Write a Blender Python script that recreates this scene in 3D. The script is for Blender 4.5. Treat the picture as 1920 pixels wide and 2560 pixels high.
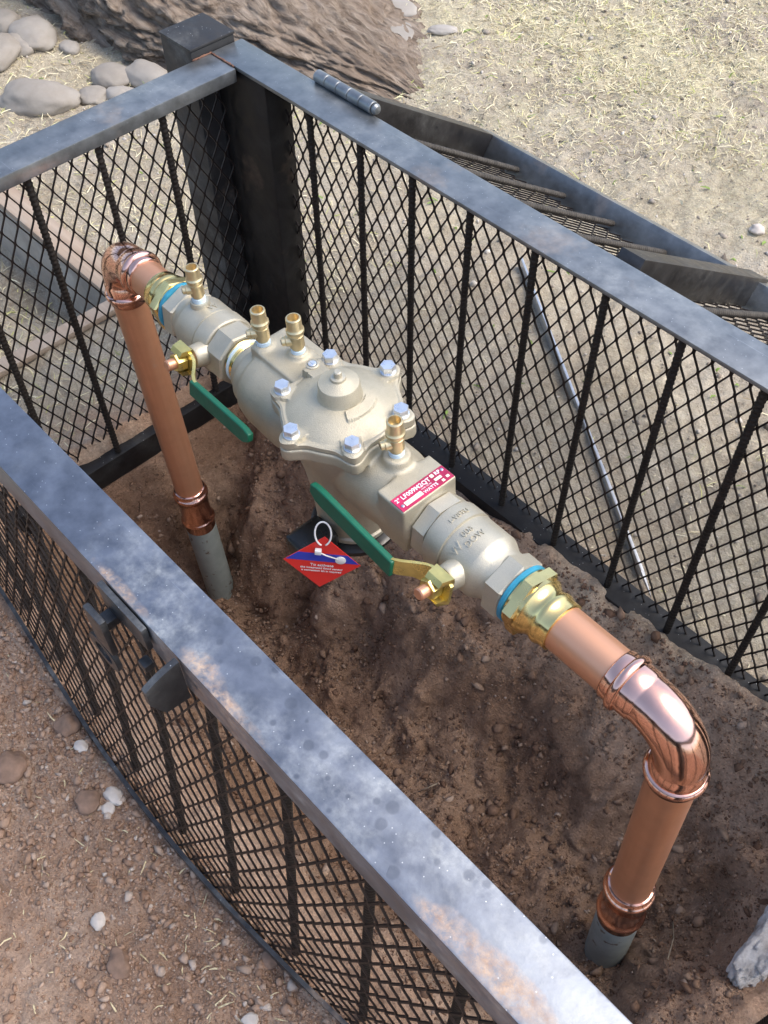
import bpy, bmesh, math, random
import numpy as np
from mathutils import Matrix, Vector
random.seed(7); rng = np.random.default_rng(7)
for o in list(bpy.data.objects): bpy.data.objects.remove(o, do_unlink=True)
S = bpy.context.scene
COL = S.collection
R_ = math.radians

# ------------------------------------------------------------------ camera
CAM_R = [[0.6849, 0.7285, -0.0094], [0.5735, -0.5471, -0.6098], [-0.4494, 0.4123, -0.7925]]   # right, down, forward
CAM_C = (1.2661, -0.5272, 1.425)
cd = bpy.data.cameras.new('camera'); cam = bpy.data.objects.new('camera', cd); COL.objects.link(cam)
cd.sensor_fit = 'HORIZONTAL'; cd.sensor_width = 36.0; cd.lens = 2524.3/1920*36.0
cd.clip_start = 0.05; cd.clip_end = 2000
r_, d_, f_ = [Vector(v).normalized() for v in CAM_R]
u_ = -d_; b_ = -f_; b_.normalize(); u_ = (u_-b_*u_.dot(b_)).normalized(); r_ = u_.cross(b_)
cam.matrix_world = Matrix(((r_.x, u_.x, b_.x, CAM_C[0]), (r_.y, u_.y, b_.y, CAM_C[1]), (r_.z, u_.z, b_.z, CAM_C[2]), (0, 0, 0, 1)))
S.camera = cam
S.render.resolution_x, S.render.resolution_y = 768, 1024
S.render.engine = 'CYCLES'

# ------------------------------------------------------------------ light
SUN_EL, SUN_AZ = 56.0, 40.0          # azimuth: direction the light comes from, degrees from +x towards +y
w = bpy.data.worlds.new('World'); S.world = w; w.use_nodes = True
nt = w.node_tree; bg = nt.nodes['Background']
sky = nt.nodes.new('ShaderNodeTexSky'); sky.sky_type = 'NISHITA'; sky.sun_disc = False
sky.sun_elevation = R_(SUN_EL); sky.sun_rotation = R_(90-SUN_AZ); sky.dust_density = 3.0; sky.air_density = 1.0
nt.links.new(sky.outputs[0], bg.inputs[0]); bg.inputs[1].default_value = 0.15
sl = bpy.data.lights.new('sun', 'SUN'); sun = bpy.data.objects.new('sun', sl); COL.objects.link(sun)
sl.energy = 1.0; sl.angle = R_(40); sl.color = (1.0, 0.95, 0.87)
sd = Vector((math.cos(R_(SUN_AZ))*math.cos(R_(SUN_EL)), math.sin(R_(SUN_AZ))*math.cos(R_(SUN_EL)), math.sin(R_(SUN_EL))))
sun.rotation_euler = sd.to_track_quat('Z', 'Y').to_euler(); sun.location = (0, 0, 5)
vs = S.view_settings; vs.view_transform = 'Standard'; vs.look = 'None'; vs.gamma = 1.0; vs.exposure = 1.12

# ------------------------------------------------------------------ numpy noise
def _h(ix, iy, iz, seed):
    n = (ix.astype(np.int64)*374761393+iy.astype(np.int64)*668265263+iz.astype(np.int64)*2147483647+seed*1274126177) & 0xffffffff
    n = ((n ^ (n >> 13))*1274126177) & 0xffffffff
    n = ((n ^ (n >> 16))*2246822519) & 0xffffffff
    return ((n ^ (n >> 15)) & 0xffffff)/float(0xffffff)
def vnoise(x, y, z=0.0, seed=0):
    x, y, z = np.broadcast_arrays(np.asarray(x, float), np.asarray(y, float), np.asarray(z, float))
    ix, iy, iz = np.floor(x), np.floor(y), np.floor(z)
    fx, fy, fz = x-ix, y-iy, z-iz
    s = lambda t: t*t*t*(t*(t*6-15)+10)
    fx, fy, fz = s(fx), s(fy), s(fz); out = 0
    for a in (0, 1):
        for b in (0, 1):
            for c in (0, 1):
                out = out+_h(ix+a, iy+b, iz+c, seed)*(fx if a else 1-fx)*(fy if b else 1-fy)*(fz if c else 1-fz)
    return out*2-1
def fbm(x, y, z=0.0, octv=4, seed=0, gain=.5):
    a, t = 1.0, 0.0; f = 1.0
    for i in range(octv):
        t = t+a*vnoise(np.asarray(x)*f, np.asarray(y)*f, np.asarray(z)*f, seed+i); a *= gain; f *= 2.03
    return t
def sst(a, b, x):
    t = np.clip((x-a)/(b-a), 0, 1); return t*t*(3-2*t)

# ------------------------------------------------------------------ materials
MATS = {}
class NB:
    """small node builder"""
    def __init__(s, name):
        m = bpy.data.materials.new(name); m.use_nodes = True; s.m = m; s.t = m.node_tree; s.n = s.t.nodes; s.l = s.t.links
        s.p = s.n['Principled BSDF']; s.tc = s.n.new('ShaderNodeTexCoord'); MATS[name] = m
    def new(s, typ, **kw):
        n = s.n.new(typ)
        for k, v in kw.items(): setattr(n, k, v)
        return n
    def set(s, **kw):
        for k, v in kw.items():
            i = s.p.inputs[k.replace('_', ' ')]
            if hasattr(v, 'is_linked') or isinstance(v, bpy.types.NodeSocket): s.l.new(v, i)
            else: i.default_value = v
        return s
    def co(s, kind='Object', scale=(1, 1, 1), loc=(0, 0, 0)):
        mp = s.new('ShaderNodeMapping'); s.l.new(s.tc.outputs[kind], mp.inputs[0]); mp.inputs['Scale'].default_value = scale; mp.inputs['Location'].default_value = loc
        return mp.outputs[0]
    def wco(s, scale=(1, 1, 1), loc=(0, 0, 0)):
        g = s.new('ShaderNodeNewGeometry'); mp = s.new('ShaderNodeMapping'); s.l.new(g.outputs['Position'], mp.inputs[0]); mp.inputs['Scale'].default_value = scale; mp.inputs['Location'].default_value = loc
        return mp.outputs[0]
    def noise(s, vec, scale, detail=4, rough=.55, out='Fac', dist=0.0):
        n = s.new('ShaderNodeTexNoise'); s.l.new(vec, n.inputs['Vector']); n.inputs['Scale'].default_value = scale; n.inputs['Detail'].default_value = detail; n.inputs['Roughness'].default_value = rough; n.inputs['Distortion'].default_value = dist
        return n.outputs[out]
    def vor(s, vec, scale, feature='F1', out='Distance', rnd=1.0, dim='3D'):
        n = s.new('ShaderNodeTexVoronoi'); n.feature = feature; n.voronoi_dimensions = dim; s.l.new(vec, n.inputs['Vector']); n.inputs['Scale'].default_value = scale; n.inputs['Randomness'].default_value = rnd
        return n.outputs[out]
    def ramp(s, fac, stops):
        n = s.new('ShaderNodeValToRGB'); s.l.new(fac, n.inputs[0]); e = n.color_ramp.elements
        while len(e) < len(stops): e.new(.5)
        for k, (p, c) in enumerate(stops):
            e[k].position = p; e[k].color = (*c, 1) if hasattr(c, '__len__') else (c, c, c, 1)
        return n.outputs[0]
    def mix(s, fac, a, b, mode='MIX'):
        n = s.new('ShaderNodeMix', data_type='RGBA', blend_type=mode)
        for i, v in ((0, fac), (6, a), (7, b)):
            if isinstance(v, bpy.types.NodeSocket): s.l.new(v, n.inputs[i])
            elif i == 0: n.inputs[0].default_value = v
            else: n.inputs[i].default_value = (*v, 1) if hasattr(v, '__len__') else (v, v, v, 1)
        return n.outputs[2]
    def math(s, op, a, b=0.0, clamp=False):
        n = s.new('ShaderNodeMath', operation=op, use_clamp=clamp)
        for i, v in ((0, a), (1, b)):
            if isinstance(v, bpy.types.NodeSocket): s.l.new(v, n.inputs[i])
            else: n.inputs[i].default_value = v
        return n.outputs[0]
    def sep(s, vec):
        n = s.new('ShaderNodeSeparateXYZ'); s.l.new(vec, n.inputs[0]); return n.outputs
    def bump(s, h, strength=.3, dist=.002, prev=None):
        n = s.new('ShaderNodeBump'); s.l.new(h, n.inputs['Height']); n.inputs['Strength'].default_value = strength; n.inputs['Distance'].default_value = dist
        if prev is not None: s.l.new(prev, n.inputs['Normal'])
        return n.outputs[0]

def simple(name, col, rough=.5, metal=0.0, var=.15, vscale=60, bump=0.0, bscale=200, **kw):
    b = NB(name); c = b.co()
    n = b.noise(c, vscale, 5)
    lo = tuple(x*(1-var) for x in col); hi = tuple(min(1, x*(1+var)) for x in col)
    b.set(Base_Color=b.ramp(n, [(.3, lo), (.7, hi)]), Metallic=metal, Roughness=b.ramp(b.noise(c, vscale*1.7, 4), [(.3, max(.02, rough-.08)), (.7, min(1, rough+.1))]))
    if bump: b.set(Normal=b.bump(b.noise(c, bscale, 3), bump, .001))
    for k, v in kw.items(): b.set(**{k: v})
    return b.m

def cast_bronze(name, col, rough, grain=.6):
    b = NB(name); c = b.co(); n1 = b.noise(c, 16, 6, .62); n2 = b.noise(c, 900, 2, .6); n3 = b.noise(c, 45, 6, .7)
    base = b.ramp(n1, [(.28, tuple(x*.80 for x in col)), (.52, col), (.75, tuple(min(1, x*1.12) for x in col))])
    base = b.mix(b.ramp(n3, [(.60, 0.0), (.78, .55)]), base, tuple(x*.62 for x in col))          # dust and handling stains
    base = b.mix(b.ramp(n2, [(.35, .28), (.55, 0.0)]), base, tuple(x*.7 for x in col))
    b.set(Base_Color=base, Metallic=.62, Roughness=b.ramp(n3, [(.3, rough*.85), (.7, rough*1.3)]), Normal=b.bump(n2, grain, .0007, b.bump(n1, .15, .002)))
    return b.m
cast_bronze('bronze', (.52, .47, .355), .46, .9)
cast_bronze('bronze_bare', (.54, .50, .395), .42, .6)
simple('brass', (.88, .67, .28), .2, 1.0, .10, 40, .03, 60)
simple('brass_dull', (.70, .575, .345), .36, .85, .12, 60, .1, 300)
simple('yellow_zinc', (.72, .60, .22), .3, .9, .25, 30, .1, 200)
simple('zinc_bolt', (.70, .735, .78), .32, .85, .1, 80, .25, 500)
simple('green_vinyl', (.004, .105, .055), .42, 0, .12, 30, .05, 300)
simple('black_plastic', (.012, .012, .012), .3, 0, .2, 30, .05, 200)
simple('ptfe_tape', (.62, .76, .84), .5, 0, .1, 60)
simple('blue_tape', (.035, .26, .38), .45, 0, .2, 80)
simple('tag_red', (.72, .03, .025), .4, 0, .05, 20)
simple('tag_blue', (.03, .05, .42), .4, 0, .05, 20)
simple('white_print', (.8, .8, .8), .5, 0, .04, 20)
simple('red_print', (.55, .03, .11), .35, .2, .35, 18)
simple('cream_print', (.80, .78, .60), .45, 0, .1, 20)
simple('white_nylon', (.78, .78, .76), .35, 0, .05, 20)
simple('rivet', (.45, .50, .60), .35, .8, .1, 50)
simple('galvanised', (.55, .56, .57), .38, .75, .15, 50, .1, 100)
simple('straw', (.60, .50, .30), .7, 0, .3, 300)
simple('green_leaf', (.16, .24, .04), .6, 0, .3, 100)
simple('pale_stone', (.55, .49, .43), .75, 0, .15, 60, .4, 120)
simple('brown_stone', (.23, .145, .10), .85, 0, .3, 60, .6, 90)
simple('dead_twig', (.30, .24, .17), .8, 0, .3, 60)

# copper pipe: dull drawn tube with fine lengthwise streaks
def copper(name, col, rough, streak, dents, long_axis):
    b = NB(name); sc = [90, 90, 90]; sc[long_axis] = 3; c = b.co(scale=sc); c2 = b.co()
    st = b.noise(c, 1, 3); bl = b.noise(c2, 9, 5, .6)
    base = b.mix(b.ramp(bl, [(.35, 0.0), (.75, streak)]), col, tuple(x*.72 for x in col))
    base = b.mix(b.ramp(st, [(.4, 0.0), (.8, streak*.7)]), base, (col[0]*.8, col[1]*.7, col[2]*.62))
    dust = b.ramp(b.noise(c2, 22, 6, .65), [(.62, 0.0), (.8, streak*.55)])
    base = b.mix(dust, base, (.62, .47, .38))
    b.set(Base_Color=base, Metallic=1.0 if dents else .75, Roughness=b.ramp(bl, [(.2, rough*.8), (.8, rough*1.25)]))
    if dents: b.set(Normal=b.bump(b.noise(c2, 42, 2, .5), .30, .0022))
    else: b.set(Normal=b.bump(st, .12, .0006))
    return b.m
copper('copper_tube', (.82, .43, .26), .38, .55, False, 0)
copper('copper_tube_upright', (.78, .40, .235), .42, .75, False, 2)
copper('copper_bright', (.92, .53, .41), .13, .32, True, 0)

# grey plastic riser with soil splashes
b = NB('grey_pvc'); c = b.co(); n = b.noise(c, 30, 5, .6)
b.set(Base_Color=b.mix(b.ramp(b.noise(c, 55, 3), [(.63, 0.0), (.68, 1.0)]), b.ramp(n, [(.3, (.19, .215, .20)), (.7, (.26, .285, .265))]), (.10, .065, .045)), Roughness=.55, Normal=b.bump(n, .2, .001))

# frame steel: mill scale over black paint, water marks, a little rust
def frame_steel(name, blotch, rust, base=(.105, .115, .135), rough=.34, metal=.75, spots=()):
    b = NB(name); c = b.wco()
    n1 = b.noise(c, 7, 6, .62, dist=.4); n2 = b.noise(c, 38, 6, .6)
    col = b.ramp(n2, [(.25, tuple(x*.72 for x in base)), (.75, tuple(x*1.35 for x in base))])
    bl = b.math('MULTIPLY', b.ramp(n1, [(.44, 0.0), (.62, 1.0)]), b.ramp(b.noise(c, 24, 7, .68), [(.38, 0.0), (.66, 1.0)]))
    upn = b.ramp(b.sep(b.new('ShaderNodeNewGeometry').outputs['True Normal'])[2], [(.5, 0.0), (.8, 1.0)])
    # drop marks: small dark discs where water spots cleaned the surface
    v = b.vor(b.wco(loc=(3, 1, 0)), 52, dim='2D'); pick = b.vor(b.wco(loc=(3, 1, 0)), 52, out='Color', dim='2D')
    pr = b.sep(pick); vv = b.math('ADD', v, b.math('MULTIPLY', pr[1], .22)); drop = b.math('MULTIPLY', b.ramp(vv, [(.26, 1.0), (.36, 0.0)]), b.ramp(pr[0], [(.62, 0.0), (.64, 1.0)]))
    pz_ = b.sep(c); bl = b.math('MULTIPLY', bl, b.ramp(pz_[0], [(.55, .25), (.80, 1.0)])) if spots else bl
    drop = b.math('MULTIPLY', b.math('MULTIPLY', drop, upn), b.ramp(pz_[0], [(.66, .1), (.86, .8)])) if spots else b.math('MULTIPLY', drop, .0)
    bl = b.math('MULTIPLY', bl, b.ramp(b.noise(c, 190, 5, .7), [(.30, .35), (.60, 1.0)]))
    blf = b.math('MULTIPLY', b.math('MULTIPLY', bl, b.math('SUBTRACT', 1.0, b.math('MULTIPLY', drop, .75))), blotch, True)
    col = b.mix(blf, col, (.60, .62, .59)); col = b.mix(b.math('MULTIPLY', drop, min(1, blotch*.8)), col, tuple(x*.55 for x in base))
    rn = b.math('MULTIPLY', b.ramp(b.noise(b.wco(loc=(5.2, 2.1, 0)), 6, 5, .62), [(.60, 0.0), (.66, 1.0)]), b.ramp(b.noise(c, 90, 4), [(.3, .5), (.6, 1.0)]))
    rf = b.math('MULTIPLY', rn, rust, True)
    if spots:                                     # worn-through rust patches where the lid and hasp rub
        wx = b.math('MULTIPLY', b.math('SUBTRACT', b.noise(c, 28, 6, .7), .5), 1.9); rf = b.math('MULTIPLY', rf, .35)
        for sx, sy, ax, ay in spots:
            dx = b.math('DIVIDE', b.math('SUBTRACT', pz_[0], sx), ax); dy = b.math('DIVIDE', b.math('SUBTRACT', pz_[1], sy), ay)
            q = b.math('ADD', b.math('ADD', b.math('MULTIPLY', dx, dx), b.math('MULTIPLY', dy, dy)), wx)
            rf = b.math('MAXIMUM', rf, b.math('MULTIPLY', b.ramp(q, [(.0, .85), (.9, 0.0)]), b.ramp(b.noise(c, 85, 7, .8), [(.40, .12), (.60, 1.0)])))
    col = b.mix(rf, col, b.ramp(b.noise(c, 120, 4), [(.3, (.34, .20, .12)), (.6, (.55, .39, .27))]))
    scr = b.ramp(b.noise(b.wco(scale=(5, 220, 220)), 1, 3), [(.66, 0.0), (.74, .35)]); col = b.mix(scr, col, tuple(min(1, x*2.2) for x in base))
    speck = b.ramp(b.vor(c, 140, dim='2D'), [(.05, .8), (.09, 0.0)]); sp2 = b.ramp(b.sep(b.vor(c, 140, out='Color', dim='2D'))[2], [(.90, 0.0), (.92, 1.0)]); col = b.mix(b.math('MULTIPLY', b.math('MULTIPLY', speck, sp2), upn), col, (.62, .63, .63))
    rr = b.mix(b.math('MAXIMUM', blf, rf), b.ramp(n2, [(.3, rough*.8), (.7, rough*1.25)]), .78)
    mt = b.math('MULTIPLY', b.math('SUBTRACT', 1.0, b.math('MAXIMUM', blf, rf)), metal)
    b.set(Base_Color=col, Roughness=rr, Metallic=mt, Normal=b.bump(b.noise(c, 160, 4), .12, .001))
    return b.m
SPOTS = [(.690, -.349, .060, .008), (.815, -.346, .034, .016), (.865, -.350, .060, .009), (1.135, -.345, .050, .011), (1.185, -.340, .075, .017)]
frame_steel('rail_steel_marked', .62, 1.0, (.165, .184, .22), .34, .75, SPOTS)
frame_steel('rail_steel', .24, .2, (.215, .228, .235), .36)
frame_steel('hasp_steel', .2, .3, (.05, .052, .056), .38, .6)
frame_steel('lid_steel', .15, .30, (.055, .052, .052), .40)
frame_steel('post_steel', .22, .2, (.020, .020, .021), .6, .0)
frame_steel('upright_steel', .05, .1, (.012, .011, .011), .5, .3)
simple('mesh_steel', (.018, .013, .012), .5, .35, .4, 40)
simple('rebar_steel', (.022, .018, .015), .6, .3, .4, 80, .3, 300)
simple('toplit_rebar', (.05, .043, .035), .7, .1, .4, 80, .3, 300)  # lid bars: paler base colour stands in for light from above
simple('weld_rust', (.17, .085, .055), .9, 0, .4, 200, .6, 300)

# soils
def soil(name):
    b = NB(name); c = b.wco(); x, y, z = b.sep(c)[:3]
    n1 = b.noise(c, 5, 8, .62); n2 = b.noise(c, 45, 6, .65); n3 = b.noise(c, 260, 4, .7)
    front = b.ramp(n1, [(.25, (.33, .205, .135)), (.5, (.45, .305, .215)), (.75, (.55, .425, .33))])
    yard = b.ramp(n1, [(.25, (.33, .28, .215)), (.5, (.45, .395, .31)), (.75, (.56, .505, .41))])
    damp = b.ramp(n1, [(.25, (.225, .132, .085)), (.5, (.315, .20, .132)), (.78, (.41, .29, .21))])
    wob = b.math('MULTIPLY', b.math('SUBTRACT', b.noise(c, 7, 4), .5), .25)
    fy = b.math('MAXIMUM', b.ramp(b.math('ADD', y, wob), [(.28, 0.0), (.44, 1.0)]), b.ramp(b.math('ADD', b.math('MULTIPLY', x, -1.0), wob), [(.03, 0.0), (.16, 1.0)]))
    th = b.math('MULTIPLY', b.ramp(b.noise(b.wco(loc=(2, 4, 0)), 3.2, 6, .65), [(.40, 0.0), (.62, .85)]), b.ramp(b.noise(c, 150, 4, .7), [(.35, .2), (.6, 1.0)])); yard = b.mix(b.math('MULTIPLY', th, b.ramp(b.math('MULTIPLY', b.math('SUBTRACT', y, b.math('MULTIPLY', x, .35)), .4), [(.34, .25), (.70, 1.0)])), yard, (.72, .66, .42))
    col = b.mix(fy, front, yard)
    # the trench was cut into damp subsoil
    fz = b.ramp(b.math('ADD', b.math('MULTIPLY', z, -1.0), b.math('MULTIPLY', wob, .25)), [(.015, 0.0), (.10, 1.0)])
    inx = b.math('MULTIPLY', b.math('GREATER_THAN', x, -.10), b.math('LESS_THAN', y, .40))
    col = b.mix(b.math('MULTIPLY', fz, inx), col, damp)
    col = b.mix(b.ramp(n2, [(.25, .6), (.6, 0.0)]), col, b.mix(1.0, col, (.55, .50, .46), 'MULTIPLY')); n4 = b.vor(c, 330, out='Color'); col = b.mix(b.ramp(b.sep(n4)[0], [(.0, .45), (.35, 0.0)]), col, b.mix(1.0, col, (.6, .55, .52), 'MULTIPLY')); col = b.mix(b.ramp(b.sep(n4)[1], [(.72, 0.0), (1.0, .55)]), col, b.mix(1.0, col, (1.5, 1.48, 1.45), 'MULTIPLY'))
    col = b.mix(b.ramp(n3, [(.62, 0.0), (.8, .5)]), col, b.mix(1.0, col, (1.7, 1.65, 1.6), 'MULTIPLY'))
    b.set(Base_Color=col, Roughness=.95, Specular_IOR_Level=.2, Normal=b.bump(n3, 1.0, .004, b.bump(n2, .9, .012)))
    return b.m
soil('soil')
b = NB('clod'); c = b.wco(); n = b.noise(c, 30, 5, .65)
oi = b.new('ShaderNodeNewGeometry').outputs['Random Per Island']
y = b.sep(c)[1]
cc = b.mix(b.ramp(y, [(.34, 0.0), (.40, 1.0)]), b.ramp(oi, [(0, (.27, .165, .11)), (.5, (.40, .265, .185)), (.93, (.46, .34, .26)), (1, (.56, .48, .41))]), b.ramp(oi, [(0, (.24, .20, .16)), (.6, (.42, .37, .31)), (1, (.62, .58, .52))]))
b.set(Base_Color=b.mix(b.ramp(n, [(.3, .5), (.6, 0.0)]), cc, b.mix(1.0, cc, (.6, .55, .5), 'MULTIPLY')), Roughness=.95, Specular_IOR_Level=.2, Normal=b.bump(b.noise(c, 220, 4, .7), .8, .002))
b = NB('damp_clod'); c = b.wco(); oi = b.new('ShaderNodeNewGeometry').outputs['Random Per Island']; n = b.noise(c, 40, 5, .65)
cc = b.ramp(oi, [(0, (.12, .068, .045)), (.6, (.24, .15, .10)), (.95, (.33, .235, .17)), (1, (.40, .31, .25))])
b.set(Base_Color=b.mix(b.ramp(n, [(.3, .5), (.6, 0.0)]), cc, b.mix(1.0, cc, (.6, .55, .5), 'MULTIPLY')), Roughness=.93, Specular_IOR_Level=.25, Normal=b.bump(b.noise(c, 180, 4, .7), .8, .002))
b = NB('dry_grass'); oi = b.new('ShaderNodeNewGeometry').outputs['Random Per Island']
b.set(Base_Color=b.ramp(oi, [(0, (.30, .23, .13)), (.35, (.60, .52, .33)), (.75, (.80, .74, .52)), (.93, (.66, .62, .26)), (1, (.30, .36, .08))]), Roughness=.7)
b = NB('river_stone'); c = b.wco(); oi = b.new('ShaderNodeObjectInfo').outputs['Random']
cc = b.mix(oi, (.27, .245, .21), (.40, .37, .33))
b.set(Base_Color=b.mix(b.ramp(b.noise(c, 14, 7, .65), [(.35, .6), (.65, 0.0)]), cc, b.mix(1.0, cc, (.72, .68, .63), 'MULTIPLY')), Roughness=.8, Normal=b.bump(b.noise(c, 120, 5, .7), .35, .002))
b = NB('bark'); c = b.co(scale=(3.0, 14, 14)); c2 = b.co()
n = b.noise(c, 3.2, 8, .68, dist=.6)
b.set(Base_Color=b.mix(b.ramp(b.noise(c2, 5, 4), [(.35, 0.0), (.7, .55)]), b.ramp(n, [(.30, (.07, .050, .038)), (.47, (.25, .20, .155)), (.72, (.45, .385, .315))]), (.26, .19, .135)), Roughness=.95, Specular_IOR_Level=.15, Normal=b.bump(n, 1.0, .02))
b = NB('old_concrete'); c = b.wco(); n = b.noise(c, 9, 7, .65)
b.set(Base_Color=b.ramp(n, [(.3, (.22, .20, .175)), (.6, (.36, .33, .285)), (.8, (.46, .43, .38))]), Roughness=.9, Normal=b.bump(b.noise(c, 110, 5, .7), .6, .003))
b = NB('tan_timber'); c = b.wco(scale=(2, 60, 60)); n = b.noise(c, 1, 5, .6); c2 = b.wco()
b.set(Base_Color=b.mix(b.ramp(b.noise(c2, 12, 5), [(.4, 0.0), (.7, .6)]), b.ramp(n, [(.3, (.27, .195, .14)), (.7, (.42, .33, .25))]), (.36, .32, .27)), Roughness=.85, Normal=b.bump(n, .5, .003))
b = NB('white_mortar'); c = b.wco(); n = b.noise(c, 16, 7, .68)
b.set(Base_Color=b.ramp(n, [(.3, (.26, .22, .19)), (.48, (.50, .48, .46)), (.68, (.72, .71, .70))]), Roughness=.9, Normal=b.bump(b.noise(c, 60, 6, .7), .9, .006))

# ------------------------------------------------------------------ builders
def mesh_obj(name, verts, faces, mat, parent=None, smooth=True, angle=40):
    me = bpy.data.meshes.new(name); me.from_pydata([tuple(v) for v in verts], [], faces); me.update()
    me.materials.append(MATS[mat])
    o = bpy.data.objects.new(name, me); COL.objects.link(o)
    if smooth:
        me.polygons.foreach_set('use_smooth', [True]*len(me.polygons))
        if angle < 180: me.set_sharp_from_angle(angle=R_(angle))
    if parent: o.parent = parent
    return o
def empty(name, loc=(0, 0, 0)):
    o = bpy.data.objects.new(name, None); COL.objects.link(o); o.location = loc; o.empty_display_size = .05; return o
def tag(o, label, cat, group=None, kind=None):
    if label: o['label'] = label
    if cat: o['category'] = cat
    if group: o['group'] = group
    if kind: o['kind'] = kind
    return o
class G:
    """vertex/face accumulator"""
    def __init__(s): s.v = []; s.f = []
    def add(s, v, f):
        n = len(s.v); s.v += [tuple(map(float, q)) for q in v]; s.f += [tuple(i+n for i in q) for q in f]; return s
    def obj(s, name, mat, parent=None, smooth=True, angle=40): return mesh_obj(name, s.v, s.f, mat, parent, smooth, angle)
def box(x0, x1, y0, y1, z0, z1, bev=.0):
    bm = bmesh.new(); bmesh.ops.create_cube(bm, size=1)
    for v in bm.verts: v.co = ((x0+x1)/2+v.co.x*(x1-x0), (y0+y1)/2+v.co.y*(y1-y0), (z0+z1)/2+v.co.z*(z1-z0))
    if bev: bmesh.ops.bevel(bm, geom=bm.edges[:], offset=bev, segments=2, affect='EDGES', profile=.6)
    bm.verts.index_update(); r = [v.co[:] for v in bm.verts], [[v.index for v in f.verts] for f in bm.faces]; bm.free(); return r
def frame_for(t):
    t = Vector(t).normalized(); a = Vector((0, 0, 1)) if abs(t.z) < .9 else Vector((0, 1, 0)); n = t.cross(a).normalized(); return n, t.cross(n).normalized()
def sweep(pts, rad, seg=32, cap=True, n0=None):
    pts = [Vector(p) for p in pts]; v = []; f = []; N = None
    for i, p in enumerate(pts):
        if i == 0: t = pts[1]-p
        elif i == len(pts)-1: t = p-pts[i-1]
        else: t = (pts[i+1]-p).normalized()+(p-pts[i-1]).normalized()
        t = t.normalized() if t.length > 1e-9 else tprev
        tprev = t
        if N is None: N = Vector(n0).normalized() if n0 else frame_for(t)[0]
        N = (N-t*N.dot(t)).normalized(); B = t.cross(N)
        r = rad[i] if hasattr(rad, '__len__') else rad
        for k in range(seg):
            a = 2*math.pi*k/seg; v.append(p+(N*math.cos(a)+B*math.sin(a))*r)
    m = len(pts)
    for i in range(m-1):
        for k in range(seg):
            k2 = (k+1) % seg; f.append((i*seg+k, i*seg+k2, (i+1)*seg+k2, (i+1)*seg+k))
    if cap:
        f.append(tuple(range(seg))[::-1]); f.append(tuple((m-1)*seg+k for k in range(seg)))
    return v, f
def lathe(prof, axis='x', c=(0, 0, 0), seg=48, cap=True, hexr=None):
    """prof: list of (position along axis, radius)"""
    d = {'x': Vector((1, 0, 0)), 'z': Vector((0, 0, 1)), 'y': Vector((0, 1, 0))}[axis] if isinstance(axis, str) else Vector(axis).normalized()
    n, bq = frame_for(d); c = Vector(c); v = []; f = []
    for s, r in prof:
        for k in range(seg):
            a = 2*math.pi*k/seg; v.append(c+d*s+(n*math.cos(a)+bq*math.sin(a))*r)
    m = len(prof)
    for i in range(m-1):
        for k in range(seg):
            k2 = (k+1) % seg; f.append((i*seg+k, i*seg+k2, (i+1)*seg+k2, (i+1)*seg+k))
    if cap: f.append(tuple(range(seg))[::-1]); f.append(tuple((m-1)*seg+k for k in range(seg)))
    return v, f
def prism(n, across, s0, s1, axis, c=(0, 0, 0), ch=.08, rot=0.0):
    """chamfered n-gon nut; across = flat-to-flat"""
    d = {'x': Vector((1, 0, 0)), 'z': Vector((0, 0, 1)), 'y': Vector((0, 1, 0))}[axis] if isinstance(axis, str) else Vector(axis).normalized()
    a0, bq = frame_for(d); c = Vector(c); R = across/2/math.cos(math.pi/n); v = []; f = []
    e = (s1-s0)*ch
    for s, k_ in ((s0, .93), (s0+e, 1), (s1-e, 1), (s1, .93)):
        for k in range(n):
            a = 2*math.pi*(k+.5)/n+rot; v.append(c+d*s+(a0*math.cos(a)+bq*math.sin(a))*R*k_)
    for i in range(3):
        for k in range(n):
            k2 = (k+1) % n; f.append((i*n+k, i*n+k2, (i+1)*n+k2, (i+1)*n+k))
    f.append(tuple(range(n))[::-1]); f.append(tuple(3*n+k for k in range(n)))
    return v, f
def text_mesh(body, size, extrude=.0003, font_bold=False):
    cu = bpy.data.curves.new('t', 'FONT'); cu.body = body; cu.size = size; cu.extrude = extrude; cu.align_x = 'LEFT'; cu.align_y = 'BOTTOM_BASELINE'; cu.resolution_u = 3
    if font_bold: cu.offset = size*.018
    o = bpy.data.objects.new('t', cu); COL.objects.link(o); bpy.context.view_layer.update()
    me = bpy.data.meshes.new_from_object(o.evaluated_get(bpy.context.evaluated_depsgraph_get()))
    v = [tuple(p.co) for p in me.vertices]; f = [tuple(p.vertices) for p in me.polygons]
    bpy.data.objects.remove(o); bpy.data.curves.remove(cu); bpy.data.meshes.remove(me)
    return v, f
def width(v): return max(p[0] for p in v)-min(p[0] for p in v)
def lump(sub, seed, amp, freq=1.6):
    bm = bmesh.new(); bmesh.ops.create_icosphere(bm, subdivisions=sub, radius=1)
    P = np.array([v.co[:] for v in bm.verts]); F = [[v.index for v in f.verts] for f in bm.faces]; bm.free()
    d = 1+amp*fbm(P[:, 0]*freq+seed*7.3, P[:, 1]*freq+3.1, P[:, 2]*freq+1.7, 3, seed)
    return P*d[:, None], F

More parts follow.
